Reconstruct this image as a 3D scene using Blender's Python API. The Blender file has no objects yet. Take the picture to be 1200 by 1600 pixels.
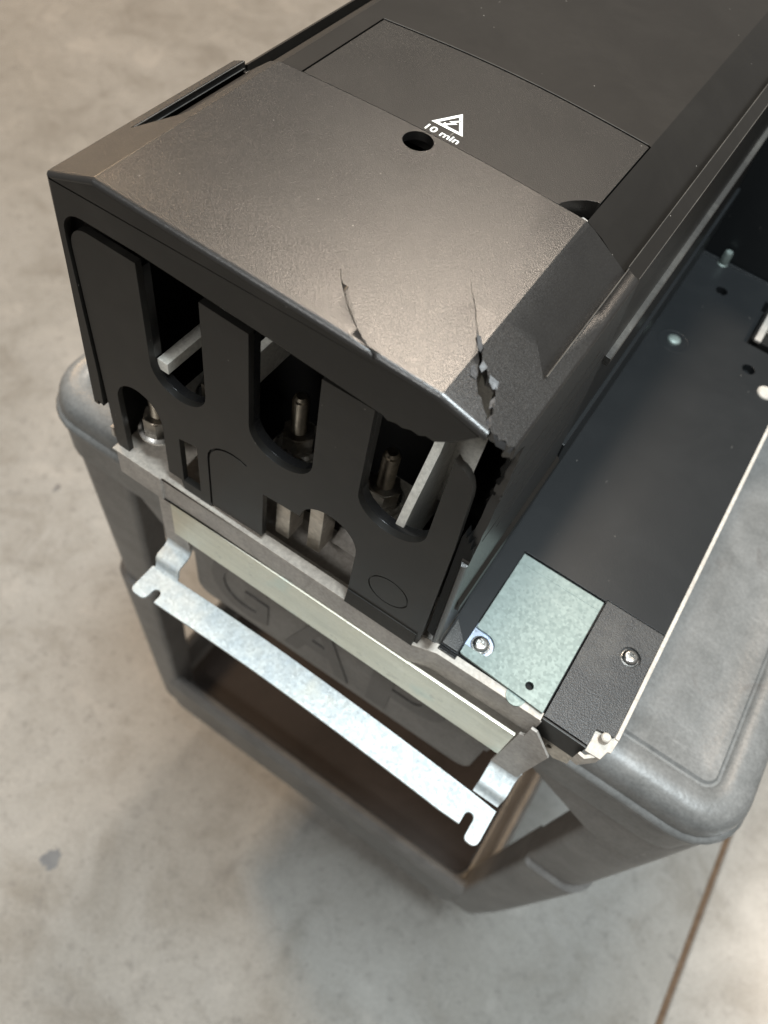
import bpy, bmesh, math, random
from mathutils import Vector, Matrix, Euler
random.seed(7)
scn = bpy.context.scene
COL = scn.collection
MM = 0.001
SOLVER = 'MANIFOLD'

# ------------------------------------------------------------------ camera
cam_d = bpy.data.cameras.new('camera'); cam = bpy.data.objects.new('camera', cam_d); COL.objects.link(cam)
cam.rotation_mode = 'XYZ'
cam.location = Vector((259.539, -178.012, 386.210)) * MM
cam.rotation_euler = (0.56334, -0.13972, 0.58139)
cam_d.sensor_fit = 'VERTICAL'; cam_d.sensor_height = 36.0; cam_d.sensor_width = 27.0
cam_d.lens = 1249.345 / 1600 * 36.0
cam_d.clip_start = 0.01; cam_d.clip_end = 100
cam_d.dof.use_dof = True; cam_d.dof.focus_distance = 0.36; cam_d.dof.aperture_fstop = 8.5
scn.camera = cam
scn.render.engine = 'CYCLES'
scn.render.resolution_x = 768; scn.render.resolution_y = 1024

# ------------------------------------------------------------------ world and lamps
w = bpy.data.worlds.new('World'); scn.world = w; w.use_nodes = True
w.node_tree.nodes['Background'].inputs[0].default_value = (1.0, 0.955, 0.89, 1)
w.node_tree.nodes['Background'].inputs[1].default_value = 0.26

def area(name, loc, target, sx, sy, power, col):
    L = bpy.data.lights.new(name, 'AREA'); L.shape = 'RECTANGLE'; L.size = sx; L.size_y = sy; L.energy = power; L.color = col
    o = bpy.data.objects.new(name, L); COL.objects.link(o); o.location = loc
    o.rotation_euler = (Vector(target) - Vector(loc)).to_track_quat('-Z', 'Y').to_euler()
    return o
area('ceiling_lamp', (0.58, 0.02, 2.5), (0.40, 0.0, 0.0), 0.8, 0.6, 118, (0.86, 0.96, 1.0))
area('front_fill', (-0.5, -2.3, 2.5), (0.2, 0.0, -0.2), 1.0, 0.5, 36, (0.97, 0.98, 0.96))  # unseen fill light, added to lift the front faces
area('warm_ceiling_lamp', (-0.40, 1.62, 2.90), (0.1, 0.0, 0.1), 0.5, 0.5, 76, (1.0, 0.84, 0.68))
area('warm_floor_fill', (-4.0, 2.0, 2.6), (-2.4, 1.9, -0.86), 0.8, 0.8, 150, (1.0, 0.70, 0.42))  # unseen warm fill, added to tint the floor at the far left

scn.view_settings.view_transform = 'Standard'; scn.view_settings.look = 'None'
scn.view_settings.exposure = 0.0; scn.view_settings.gamma = 1.0

# ------------------------------------------------------------------ materials
def newmat(name):
    m = bpy.data.materials.new(name); m.use_nodes = True
    nt = m.node_tree; b = nt.nodes['Principled BSDF']
    return m, nt, b
def N(nt, t, **kw):
    n = nt.nodes.new(t)
    for k, v in kw.items(): setattr(n, k, v)
    return n
def coord(nt):
    return N(nt, 'ShaderNodeTexCoord').outputs['Object']
def noise(nt, co, scale, detail=4, rough=0.55, dist=0.0):
    n = N(nt, 'ShaderNodeTexNoise'); n.inputs['Scale'].default_value = scale; n.inputs['Detail'].default_value = detail
    n.inputs['Roughness'].default_value = rough; n.inputs['Distortion'].default_value = dist
    nt.links.new(co, n.inputs['Vector']); return n.outputs['Fac']
def ramp(nt, fac, stops):
    r = N(nt, 'ShaderNodeValToRGB'); e = r.color_ramp.elements
    while len(e) < len(stops): e.new(0.5)
    for i, (p, c) in enumerate(stops):
        e[i].position = p; e[i].color = c if len(c) == 4 else (*c, 1)
    nt.links.new(fac, r.inputs[0]); return r.outputs[0]
def mix(nt, fac, a, b, mode='MIX'):
    m = N(nt, 'ShaderNodeMix', data_type='RGBA', blend_type=mode)
    for s, v in ((0, fac), (6, a), (7, b)):
        if isinstance(v, (int, float)): m.inputs[s].default_value = v
        elif isinstance(v, tuple): m.inputs[s].default_value = v if len(v) == 4 else (*v, 1)
        else: nt.links.new(v, m.inputs[s])
    return m.outputs[2]
def bump(nt, b, h, strength, dist, prev=None):
    n = N(nt, 'ShaderNodeBump'); n.inputs['Strength'].default_value = strength; n.inputs['Distance'].default_value = dist
    nt.links.new(h, n.inputs['Height'])
    if prev is not None: nt.links.new(prev, n.inputs['Normal'])
    nt.links.new(n.outputs[0], b.inputs['Normal']); return n.outputs[0]
def scaled(nt, co, s):
    m = N(nt, 'ShaderNodeMapping'); m.inputs['Scale'].default_value = s; nt.links.new(co, m.inputs[0]); return m.outputs[0]

def plastic(name, col, rough, grain=0.0, gscale=1500, dust=0.25, spec=0.5, dustcol=(0.30, 0.27, 0.23), metallic=0.0, specks=True, rvar=0.16, gdist=0.00025):
    m, nt, b = newmat(name); co = coord(nt)
    n1 = noise(nt, co, 22, 5, 0.6, 0.6)
    n2 = noise(nt, scaled(nt, co, (1, 1, 1)), 140, 4, 0.65)
    f = ramp(nt, n1, [(0.42, (0, 0, 0)), (0.78, (1, 1, 1))])
    mul = N(nt, 'ShaderNodeMath', operation='MULTIPLY'); nt.links.new(f, mul.inputs[0]); nt.links.new(n2, mul.inputs[1])
    mul2 = N(nt, 'ShaderNodeMath', operation='MULTIPLY'); nt.links.new(mul.outputs[0], mul2.inputs[0]); mul2.inputs[1].default_value = dust
    c = mix(nt, mul2.outputs[0], col, dustcol)
    if specks:
        v = N(nt, 'ShaderNodeTexVoronoi'); v.inputs['Scale'].default_value = 210; nt.links.new(co, v.inputs['Vector'])
        s1 = ramp(nt, v.outputs['Distance'], [(0.035, (1, 1, 1)), (0.075, (0, 0, 0))])
        s2 = N(nt, 'ShaderNodeMath', operation='GREATER_THAN'); s2.inputs[1].default_value = 0.93
        sep = N(nt, 'ShaderNodeSeparateColor'); nt.links.new(v.outputs['Color'], sep.inputs[0]); nt.links.new(sep.outputs[0], s2.inputs[0])
        sm = N(nt, 'ShaderNodeMath', operation='MULTIPLY'); nt.links.new(s1, sm.inputs[0]); nt.links.new(s2.outputs[0], sm.inputs[1])
        c = mix(nt, sm.outputs[0], c, (0.22, 0.205, 0.185))
        for rot, sca in ((0.6, 62), (-0.9, 80)):     # short handling scratches
            mp = N(nt, 'ShaderNodeMapping'); mp.inputs['Rotation'].default_value = (0.3, 0.2, rot); mp.inputs['Scale'].default_value = (1.0, 0.16, 1.0); nt.links.new(co, mp.inputs[0])
            v2 = N(nt, 'ShaderNodeTexVoronoi'); v2.inputs['Scale'].default_value = sca; nt.links.new(mp.outputs[0], v2.inputs['Vector'])
            d1 = ramp(nt, v2.outputs['Distance'], [(0.012, (0.7, 0.7, 0.7)), (0.026, (0, 0, 0))])
            sp2 = N(nt, 'ShaderNodeSeparateColor'); nt.links.new(v2.outputs['Color'], sp2.inputs[0])
            g2_ = N(nt, 'ShaderNodeMath', operation='GREATER_THAN'); g2_.inputs[1].default_value = 0.6; nt.links.new(sp2.outputs[1], g2_.inputs[0])
            m3 = N(nt, 'ShaderNodeMath', operation='MULTIPLY'); nt.links.new(d1, m3.inputs[0]); nt.links.new(g2_.outputs[0], m3.inputs[1])
            c = mix(nt, m3.outputs[0], c, (0.16, 0.15, 0.135))
    nt.links.new(c, b.inputs['Base Color'])
    rr = N(nt, 'ShaderNodeMapRange'); nt.links.new(n1, rr.inputs[0]); rr.inputs[3].default_value = rough - rvar * 0.4; rr.inputs[4].default_value = rough + rvar * 0.6
    nt.links.new(rr.outputs[0], b.inputs['Roughness'])
    b.inputs['Specular IOR Level'].default_value = spec; b.inputs['Metallic'].default_value = metallic
    if grain > 0:
        g = noise(nt, co, gscale, 2, 0.5); bump(nt, b, g, grain, gdist)
        if grain > 0.5:   # glossy flecks in the textured moulding
            fl = N(nt, 'ShaderNodeMapRange'); nt.links.new(noise(nt, co, gscale * 0.8, 1, 0.5), fl.inputs[0]); fl.inputs[1].default_value = 0.35; fl.inputs[2].default_value = 0.65
            fl.inputs[3].default_value = -0.045; fl.inputs[4].default_value = 0.045
            ad = N(nt, 'ShaderNodeMath', operation='ADD'); nt.links.new(rr.outputs[0], ad.inputs[0]); nt.links.new(fl.outputs[0], ad.inputs[1]); nt.links.new(ad.outputs[0], b.inputs['Roughness'])
    return m

def metal(name, col, col2, rough, mscale=60, blotch=0.6, streak=None, stain=None, bumpy=0.0, spangle=0.8, cell=420):
    m, nt, b = newmat(name); co = coord(nt)
    c0 = scaled(nt, co, streak) if streak else co
    n1 = noise(nt, c0, mscale, 6, 0.6, 0.4)
    c = mix(nt, ramp(nt, n1, [(0.5 - 0.25 * blotch, (0, 0, 0)), (0.5 + 0.25 * blotch, (1, 1, 1))]), col, col2)
    v = N(nt, 'ShaderNodeTexVoronoi'); v.inputs['Scale'].default_value = cell; nt.links.new(co, v.inputs['Vector'])
    sp = N(nt, 'ShaderNodeSeparateColor'); nt.links.new(v.outputs['Color'], sp.inputs[0])
    gr = ramp(nt, sp.outputs[0], [(0.0, (0.72, 0.72, 0.72)), (1.0, (1.0, 1.0, 1.0))]); c = mix(nt, spangle, c, gr, 'MULTIPLY')
    sc = noise(nt, scaled(nt, co, (1, 14, 1)), 120, 3, 0.7); c = mix(nt, ramp(nt, sc, [(0.62, (0, 0, 0)), (0.72, (0.35, 0.35, 0.35))]), c, tuple(x * 0.6 for x in col))
    if stain:
        n3 = noise(nt, co, 26, 3, 0.5); c = mix(nt, ramp(nt, n3, [(0.60, (0, 0, 0)), (0.72, (0.55, 0.55, 0.55))]), c, stain)
    nt.links.new(c, b.inputs['Base Color']); b.inputs['Metallic'].default_value = 1.0
    rr = N(nt, 'ShaderNodeMapRange'); nt.links.new(sp.outputs[1], rr.inputs[0]); rr.inputs[3].default_value = rough - 0.05; rr.inputs[4].default_value = rough + 0.07
    nt.links.new(rr.outputs[0], b.inputs['Roughness'])
    if bumpy: bump(nt, b, noise(nt, co, 90, 3), bumpy, 0.001)
    return m

M = {}
M['cover'] = plastic('grained_dark_plastic', (0.008, 0.0072, 0.0066), 0.325, grain=0.66, gscale=2100, dust=0.03, spec=0.9, rvar=0.05, gdist=0.00015)
M['door'] = plastic('door_dark_plastic', (0.010, 0.009, 0.008), 0.36, grain=0.5, gscale=1900, dust=0.03, rvar=0.05)
M['body'] = plastic('smooth_dark_plastic', (0.009, 0.0078, 0.0066), 0.34, grain=0.06, gscale=900, dust=0.025, spec=0.4, rvar=0.04)
M['black'] = plastic('black_plastic', (0.012, 0.0112, 0.010), 0.42, grain=0.2, gscale=1600, dust=0.10, spec=0.35)
M['tray'] = plastic('tray_black_plastic', (0.010, 0.0112, 0.0122), 0.34, grain=0.15, gscale=1100, dust=0.04, spec=0.34, rvar=0.02, dustcol=(0.16, 0.16, 0.16))
M['tray2'] = plastic('tray_grained_plastic', (0.012, 0.0125, 0.0135), 0.42, grain=0.9, gscale=1500, dust=0.3)
M['dark'] = plastic('inner_black', (0.006, 0.006, 0.006), 0.6, dust=0.04, spec=0.15, specks=False)
M['gloss'] = plastic('glossy_black_rim', (0.012, 0.012, 0.0125), 0.20, dust=0.02, specks=False)
M['torn'] = plastic('torn_plastic', (0.032, 0.032, 0.034), 0.5, grain=1.0, gscale=700, dust=0.2)
M['zinc'] = metal('zinc_plate', (0.235, 0.28, 0.265), (0.275, 0.315, 0.297), 0.66, 34, 1.4, spangle=0.35, cell=650)
M['zinc_foot'] = metal('zinc_bracket', (0.54, 0.58, 0.60), (0.64, 0.655, 0.64), 0.70, 110, 0.8, stain=(0.66, 0.62, 0.52), spangle=0.6, cell=560)
M['yellow'] = metal('passivated_bar', (0.66, 0.64, 0.54), (0.86, 0.83, 0.71), 0.46, 16, 1.0, streak=(0.6, 6, 6), stain=(0.62, 0.72, 0.66), spangle=0.12, cell=700)
M['steel'] = metal('screw_steel', (0.55, 0.54, 0.52), (0.65, 0.64, 0.62), 0.28, 60)
M['brass'] = metal('stud_steel', (0.22, 0.19, 0.15), (0.32, 0.28, 0.22), 0.38, 60)
M['nut'] = metal('nut_steel', (0.40, 0.37, 0.33), (0.52, 0.48, 0.43), 0.33, 60)
M['busbar'] = metal('tinned_busbar', (0.62, 0.57, 0.50), (0.74, 0.70, 0.64), 0.40, 60)

def painted(name, a, bcol, rough, scale=40, spec=0.4, bmp=0.1, spots=None):
    m, nt, b = newmat(name); co = coord(nt)
    c = mix(nt, ramp(nt, noise(nt, co, scale, 6, 0.62, 0.5), [(0.32, (0, 0, 0)), (0.68, (1, 1, 1))]), a, bcol)
    if spots: c = mix(nt, ramp(nt, noise(nt, co, scale * 0.6, 7, 0.7, 1.2), [(0.60, (0, 0, 0)), (0.74, (0.8, 0.8, 0.8))]), c, spots)
    mic = noise(nt, co, 420, 3, 0.7); c = mix(nt, 0.55, c, ramp(nt, mic, [(0.30, (0.62, 0.62, 0.62)), (0.70, (1.25, 1.25, 1.25))]), 'MULTIPLY')
    s1 = noise(nt, scaled(nt, co, (3, 34, 3)), 9, 4, 0.75, 0.6); c = mix(nt, ramp(nt, s1, [(0.66, (0, 0, 0)), (0.71, (0.30, 0.30, 0.30))]), c, tuple(min(0.8, x * 1.7) for x in bcol))
    nt.links.new(c, b.inputs['Base Color']); b.inputs['Roughness'].default_value = rough; b.inputs['Specular IOR Level'].default_value = spec
    bump(nt, b, noise(nt, co, scale * 6, 4), bmp, 0.001)
    return m
M['chassis'] = painted('grey_chassis', (0.30, 0.275, 0.25), (0.40, 0.365, 0.33), 0.5, 60, spots=(0.22, 0.20, 0.18))
M['edge'] = painted('bare_sheet_edge', (0.38, 0.34, 0.30), (0.50, 0.455, 0.40), 0.5, 120, spots=(0.20, 0.18, 0.16))
M['partition'] = painted('pale_partition', (0.70, 0.68, 0.62), (0.78, 0.76, 0.70), 0.45, 60)
M['cart'] = painted('worn_grey_polyethylene', (0.115, 0.110, 0.105), (0.178, 0.172, 0.164), 0.42, 26, 0.5, 0.3, spots=(0.10, 0.09, 0.09))
M['cart_top'] = painted('scuffed_grey_polyethylene', (0.105, 0.105, 0.102), (0.168, 0.166, 0.161), 0.40, 34, 0.5, 0.3, spots=(0.085, 0.076, 0.071))
M['cart_low'] = painted('dusty_brown_polyethylene', (0.10, 0.085, 0.072), (0.16, 0.13, 0.11), 0.5, 12, 0.4, 0.2)
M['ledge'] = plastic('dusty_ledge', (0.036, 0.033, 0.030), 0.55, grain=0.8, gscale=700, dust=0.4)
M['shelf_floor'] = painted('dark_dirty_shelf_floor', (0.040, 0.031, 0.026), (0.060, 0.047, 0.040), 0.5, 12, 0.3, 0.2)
M['letter'] = painted('dark_moulded_letters', (0.10, 0.097, 0.093), (0.125, 0.12, 0.116), 0.45, 30)
M['print'] = painted('white_print', (0.74, 0.74, 0.71), (0.80, 0.80, 0.77), 0.6, 300)
M['crackm'] = painted('crack_black', (0.006, 0.006, 0.006), (0.01, 0.01, 0.01), 0.9, 30)
M['joint'] = painted('rusty_joint_filler', (0.085, 0.05, 0.028), (0.13, 0.085, 0.052), 0.8, 60)
M['rubber'] = painted('caster_rubber', (0.05, 0.05, 0.05), (0.07, 0.07, 0.07), 0.6, 30)

def floor_mat():
    m, nt, b = newmat('worn_concrete'); co = coord(nt)
    a = noise(nt, co, 1.6, 6, 0.6, 0.5); a2 = noise(nt, co, 9, 7, 0.65, 0.6); a3 = noise(nt, co, 60, 4, 0.6)
    c = mix(nt, ramp(nt, a, [(0.3, (0, 0, 0)), (0.7, (1, 1, 1))]), (0.275, 0.263, 0.240), (0.345, 0.338, 0.322))
    c = mix(nt, ramp(nt, a2, [(0.30, (0.75, 0.75, 0.75)), (0.50, (0, 0, 0))]), c, (0.22, 0.205, 0.18))
    c = mix(nt, ramp(nt, a2, [(0.55, (0, 0, 0)), (0.72, (0.6, 0.6, 0.6))]), c, (0.42, 0.405, 0.38))
    c = mix(nt, ramp(nt, a3, [(0.56, (0, 0, 0)), (0.74, (0.6, 0.6, 0.6))]), c, (0.19, 0.182, 0.17))
    pz = noise(nt, co, 320, 3, 0.7); c = mix(nt, 0.7, c, ramp(nt, pz, [(0.28, (0.66, 0.66, 0.66)), (0.5, (0.97, 0.97, 0.97)), (0.75, (1.18, 1.18, 1.18))]), 'MULTIPLY')
    pv = N(nt, 'ShaderNodeTexVoronoi'); pv.inputs['Scale'].default_value = 46; nt.links.new(co, pv.inputs['Vector'])
    c = mix(nt, ramp(nt, pv.outputs['Distance'], [(0.05, (0.6, 0.6, 0.6)), (0.13, (0, 0, 0))]), c, (0.16, 0.15, 0.14))
    # dark scuffs and oil marks with shapes of their own
    sc = noise(nt, scaled(nt, co, (1.0, 0.45, 1.0)), 5.5, 6, 0.7, 1.6)
    c = mix(nt, ramp(nt, sc, [(0.62, (0, 0, 0)), (0.74, (0.65, 0.65, 0.65))]), c, (0.17, 0.16, 0.15))
    nt.links.new(c, b.inputs['Base Color'])
    rr = N(nt, 'ShaderNodeMapRange'); nt.links.new(a2, rr.inputs[0]); rr.inputs[3].default_value = 0.17; rr.inputs[4].default_value = 0.36
    nt.links.new(rr.outputs[0], b.inputs['Roughness']); b.inputs['Specular IOR Level'].default_value = 0.9
    bump(nt, b, a3, 0.03, 0.002)
    return m
M['floor'] = floor_mat()
M['spot'] = painted('oil_spot', (0.10, 0.10, 0.105), (0.14, 0.14, 0.14), 0.5, 60)

# ------------------------------------------------------------------ builders (all numbers in mm, world axes)
def link(name, me, m, parent, sharp=32):
    o = bpy.data.objects.new(name, me); COL.objects.link(o)
    if m is not None and len(me.materials) == 0: me.materials.append(m)
    if parent is not None: o.parent = parent
    return o
def wloc(o):
    v = Vector((0, 0, 0))
    while o is not None: v = v + o.location; o = o.parent
    return v
def finish(name, bm, m, parent=None, bevel=0.0, seg=2, sharp=32, cut=None):
    bmesh.ops.remove_doubles(bm, verts=bm.verts, dist=1e-4)
    bmesh.ops.recalc_face_normals(bm, faces=bm.faces)
    off = wloc(parent)
    for v in bm.verts: v.co = v.co * MM - off
    me = bpy.data.meshes.new(name); bm.to_mesh(me); bm.free()
    o = link(name, me, m, parent)
    if cut or bevel > 0:
        tmp = []
        for cb in (cut or []):
            bmesh.ops.recalc_face_normals(cb, faces=cb.faces)
            for v in cb.verts: v.co = v.co * MM - off
            cm = bpy.data.meshes.new('cut'); cb.to_mesh(cm); cb.free()
            co = bpy.data.objects.new('cut', cm); COL.objects.link(co); co.parent = parent; tmp.append(co)
            md = o.modifiers.new('b', 'BOOLEAN'); md.operation = 'DIFFERENCE'; md.object = co; md.solver = SOLVER
        if bevel > 0:
            md = o.modifiers.new('v', 'BEVEL'); md.width = bevel * MM; md.segments = seg; md.limit_method = 'ANGLE'; md.angle_limit = math.radians(40)
        bpy.context.view_layer.update()
        dg = bpy.context.evaluated_depsgraph_get()
        nm = bpy.data.meshes.new_from_object(o.evaluated_get(dg)); o.modifiers.clear(); old = o.data; o.data = nm
        nm.name = name; bpy.data.meshes.remove(old)
        for t in tmp:
            cm = t.data; bpy.data.objects.remove(t); bpy.data.meshes.remove(cm)
        if len(nm.materials) == 0: nm.materials.append(m)
    for p in o.data.polygons: p.use_smooth = True
    o.data.set_sharp_from_angle(angle=math.radians(sharp))
    if cut or bevel > 0: weighted(o)
    return o
def weighted(o):
    md = o.modifiers.new('n', 'WEIGHTED_NORMAL'); md.mode = 'FACE_AREA'; md.weight = 100; md.keep_sharp = True
def prism(bm, poly, axis, a, b):
    """polygon in the plane normal to axis, extruded from a to b"""
    def P(u, v, t):
        return {'x': (t, u, v), 'y': (u, t, v), 'z': (u, v, t)}[axis]
    v0 = [bm.verts.new(P(u, v, a)) for u, v in poly]; v1 = [bm.verts.new(P(u, v, b)) for u, v in poly]
    n = len(poly); bm.faces.new(v0); bm.faces.new(v1[::-1])
    for i in range(n): bm.faces.new((v0[i], v0[(i + 1) % n], v1[(i + 1) % n], v1[i]))
def box(bm, x0, x1, y0, y1, z0, z1): prism(bm, [(x0, y0), (x1, y0), (x1, y1), (x0, y1)], 'z', z0, z1)
def arc(cx, cy, rx, ry, a0, a1, n):
    return [(cx + rx * math.cos(math.radians(a0 + (a1 - a0) * i / n)), cy + ry * math.sin(math.radians(a0 + (a1 - a0) * i / n))) for i in range(n + 1)]
def circle(cx, cy, r, n=28): return arc(cx, cy, r, r, 0, 360 - 360 / n, n - 1)
def newprism(*a):
    bm = bmesh.new(); prism(bm, *a); return bm
def loft(bm, rings, closed=True, cap0=False, cap1=False):
    R = [[bm.verts.new(p) for p in r] for r in rings]
    n = len(R[0])
    for a, b in zip(R, R[1:]):
        for i in range(n if closed else n - 1):
            bm.faces.new((a[i], a[(i + 1) % n], b[(i + 1) % n], b[i]))
    if cap0: bm.faces.new(R[0])
    if cap1: bm.faces.new(R[-1][::-1])
    return R
def round_rect(x0, x1, y0, y1, r, z, n=7):
    pts = arc(x1 - r, y0 + r, r, r, -90, 0, n) + arc(x1 - r, y1 - r, r, r, 0, 90, n) + arc(x0 + r, y1 - r, r, r, 90, 180, n) + arc(x0 + r, y0 + r, r, r, 180, 270, n)
    return [(x, y, z) for x, y in pts]
def lathe(bm, prof, cx, cy, n=24, z0=0):
    rings = [[(cx + r * math.cos(2 * math.pi * i / n), cy + r * math.sin(2 * math.pi * i / n), z0 + z) for i in range(n)] for r, z in prof]
    loft(bm, rings, True, prof[0][0] > 0, prof[-1][0] > 0)
def offset_open(pts, d):
    """offset an open polyline to its right-hand side normal by d with mitres"""
    out = []
    for i, p in enumerate(pts):
        p = Vector(p); ns = []
        if i > 0: e = (p - Vector(pts[i - 1])).normalized(); ns.append(Vector((-e.y, e.x)))
        if i < len(pts) - 1: e = (Vector(pts[i + 1]) - p).normalized(); ns.append(Vector((-e.y, e.x)))
        if len(ns) == 1: q = p + ns[0] * d
        else:
            m = (ns[0] + ns[1]).normalized(); q = p + m * (d / max(0.4, m.dot(ns[0])))
        out.append((q.x, q.y))
    return out
def round_open(pts, r, n=4):
    out = [pts[0]]
    for i in range(1, len(pts) - 1):
        p = Vector(pts[i]); a = Vector(pts[i - 1]); b = Vector(pts[i + 1])
        u = (a - p).normalized(); v = (b - p).normalized()
        ang = u.angle(v)
        if ang > 3.0: out.append((p.x, p.y)); continue
        t = r / math.tan(ang / 2); t = min(t, (a - p).length * 0.4, (b - p).length * 0.4)
        A = p + u * t; B = p + v * t
        for k in range(n + 1):
            s = k / n; q = A * (1 - s) ** 2 + p * 2 * s * (1 - s) + B * s ** 2; out.append((q.x, q.y))
    out.append(pts[-1]); return out
def thing(name, label, cat, loc):
    o = bpy.data.objects.new(name, None); o.empty_display_size = 0.02; COL.objects.link(o)
    o.location = Vector(loc) * MM; o['label'] = label; o['category'] = cat
    return o
def text_mesh(s, size, extrude=0.0, bold=0.0):
    c = bpy.data.curves.new('t', 'FONT'); c.body = s; c.size = size * MM; c.extrude = extrude * MM; c.offset = bold * MM; c.resolution_u = 4
    o = bpy.data.objects.new('t', c); COL.objects.link(o); bpy.context.view_layer.update()
    me = bpy.data.meshes.new_from_object(o.evaluated_get(bpy.context.evaluated_depsgraph_get()))
    bpy.data.objects.remove(o); bpy.data.curves.remove(c); me.materials.clear()
    return me

# ================================================================== FLOOR
FZ = -860.0
bm = bmesh.new()
for x0, x1 in ((-9000, 726), (738, 9000)):
    v = [bm.verts.new(p) for p in ((x0, -6000, FZ), (x1, -6000, FZ), (x1, 12000, FZ), (x0, 12000, FZ))]; bm.faces.new(v)
for xa, za, xb, zb in ((726, FZ, 727.5, FZ - 8), (736.5, FZ - 8, 738, FZ), (727.5, FZ - 8, 736.5, FZ - 8)):
    v = [bm.verts.new(p) for p in ((xa, -6000, za), (xb, -6000, zb), (xb, 12000, zb), (xa, 12000, za))]; bm.faces.new(v)
floor = finish('floor', bm, M['floor']); floor['kind'] = 'structure'; floor['label'] = 'worn grey and tan concrete floor with stains'
bm = bmesh.new(); box(bm, 727.6, 736.4, -5900, 11900, FZ - 7.9, FZ - 3.5)
j = finish('joint_filler', bm, M['joint'], floor)
rnd = random.Random(3)
for (cx, cy, r) in ((-85, -183, 17), (-108, -268, 6), (-445, 330, 16), (-700, 560, 34), (-500, 420, 9), (-520, 260, 8)):
    bm = bmesh.new(); pts = []
    ph = [rnd.uniform(0, 6.28) for _ in range(4)]
    for k in range(40):
        a = 2 * math.pi * k / 40; q = r * (0.8 + 0.16 * math.sin(2 * a + ph[0]) + 0.12 * math.sin(3 * a + ph[1]) + 0.08 * math.sin(7 * a + ph[2]) + 0.04 * math.sin(13 * a + ph[3])); pts.append((cx + q * math.cos(a) * 0.75, cy + q * math.sin(a) * 1.15))
    prism(bm, pts, 'z', FZ + 0.1, FZ + 0.5); finish('dark_stain', bm, M['spot'], floor)

# ================================================================== CART
CX = 174.0
cart = thing('utility_cart', 'worn grey plastic two-shelf utility cart with rounded corners under the black drive', 'cart', (CX, 500, FZ))
X0, X1, Y0, Y1 = -115.0, 450.0, 41.0, 980.0
def ring(ins, z, r=38):
    rr = max(4, r - ins) if ins > 0 else r - ins
    return round_rect(X0 + ins, X1 - ins, Y0 + ins, Y1 - ins, rr, z)
prof = [(52, -88.5), (40, -88.2), (36, -86.9), (30, -86.2), (28.3, -88.3), (26.6, -88.3), (25, -86.2), (17, -85.6), (12, -86.0), (8, -87.2), (4.5, -90), (2, -94.5), (0.8, -100), (0.5, -106),
        (-1.5, -107.5), (-3, -110), (-2.4, -113), (0.0, -114.5), (0.2, -119), (1.2, -150), (7, -150), (7, -112), (60, -110)]
bm = bmesh.new(); loft(bm, [ring(i, z) for i, z in prof], True, True, True)
upper = finish('upper_shelf', bm, M['cart_top'], cart, sharp=50)
# front apron below the shelf
ap = [(-60, -149), (-18, -153), (0, -178), (22, -184), (30, -184), (297, -184), (297, -156), (330, -160), (388, -199), (432, -201), (436, -149)]
ap = [(-84, -149), (-84, -156), (-24, -156), (0, -180), (26, -186), (300, -186), (304, -158), (330, -161), (388, -199), (425, -201), (425, -149)]
bm = bmesh.new(); prism(bm, ap, 'y', 44.2, 50); finish('apron', bm, M['cart'], cart, bevel=1.5)
# name panel
pp = [(27, -120)] + arc(42, -226, 13, 15, 180, 262, 6) + arc(283, -224, 14, 12, 275, 360, 6) + [(298, -120)]
bm = bmesh.new(); prism(bm, pp, 'y', 42.0, 48); panel = finish('name_panel', bm, M['cart'], cart, bevel=2.0, seg=3)
for ch, x, wdt in (('G', 47, 56), ('A', 121, 62), ('P', 200, 62)):
    me = text_mesh(ch, 105, 0.6, 2.2)
    xs = [v.co.x for v in me.vertices]; sx = wdt * MM / (max(xs) - min(xs)); mx = min(xs)
    base = wloc(panel)
    for v in me.vertices:
        X = (v.co.x - mx) * sx + x * MM; Zz = v.co.y + (-224) * MM; Yy = 42.0 * MM - v.co.z - 0.5 * MM
        v.co = Vector((X, Yy, Zz)) - base
    o = link('letter', me, M['letter'], panel)
# legs
def leg(pts, y0, y1, rear=False):
    bm = bmesh.new(); rings = []
    for xo, xi, z, iy in pts:
        a, b = y0 + iy, y1 - iy; sg = 1 if xi > xo else -1; R0 = 24; r1 = 6; n = 8
        P = [(xo + sg * (R0 - R0 * math.cos(math.radians(90 * k / n))), a + R0 - R0 * math.sin(math.radians(90 * k / n))) for k in range(n + 1)]
        P += [(xi - sg * r1 + sg * r1 * math.sin(math.radians(90 * k / n)), a + r1 - r1 * math.cos(math.radians(90 * k / n))) for k in range(n + 1)]
        P += [(xi, b), (xo, b)]
        if rear: P = [(x, a + b - y) for x, y in P]
        rings.append([(x, y, z) for x, y in P])
    loft(bm, rings, True, True, True)
    return finish('leg', bm, M['cart'], cart, sharp=40)
LL = [(-110, -36, -118, 3), (-106, -38, -150, 3), (-92, -38, -335, 4.5), (-91, -38, -351, 5), (-94.5, -38, -354, 0.5), (-94, -38, -362, 0.5), (-86, -36, -520, 3), (-81, -34, -600, 3.5), (-77, -34, -670, 5), (-68, -34, -690, 9)]
RR = [(448, 388, -118, 3), (447, 388, -195, 3), (445, 386, -335, 4.5), (443, 386, -350, 5), (447, 386, -353, 0.5), (446, 386, -361, 0.5), (440, 383, -520, 3), (435, 382, -600, 3.5), (428, 382, -670, 5), (416, 384, -690, 9)]
leg(LL, 43.5, 78); leg(RR, 43.5, 82); leg(LL, 940, 976, True); leg(RR, 940, 976, True)
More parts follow.
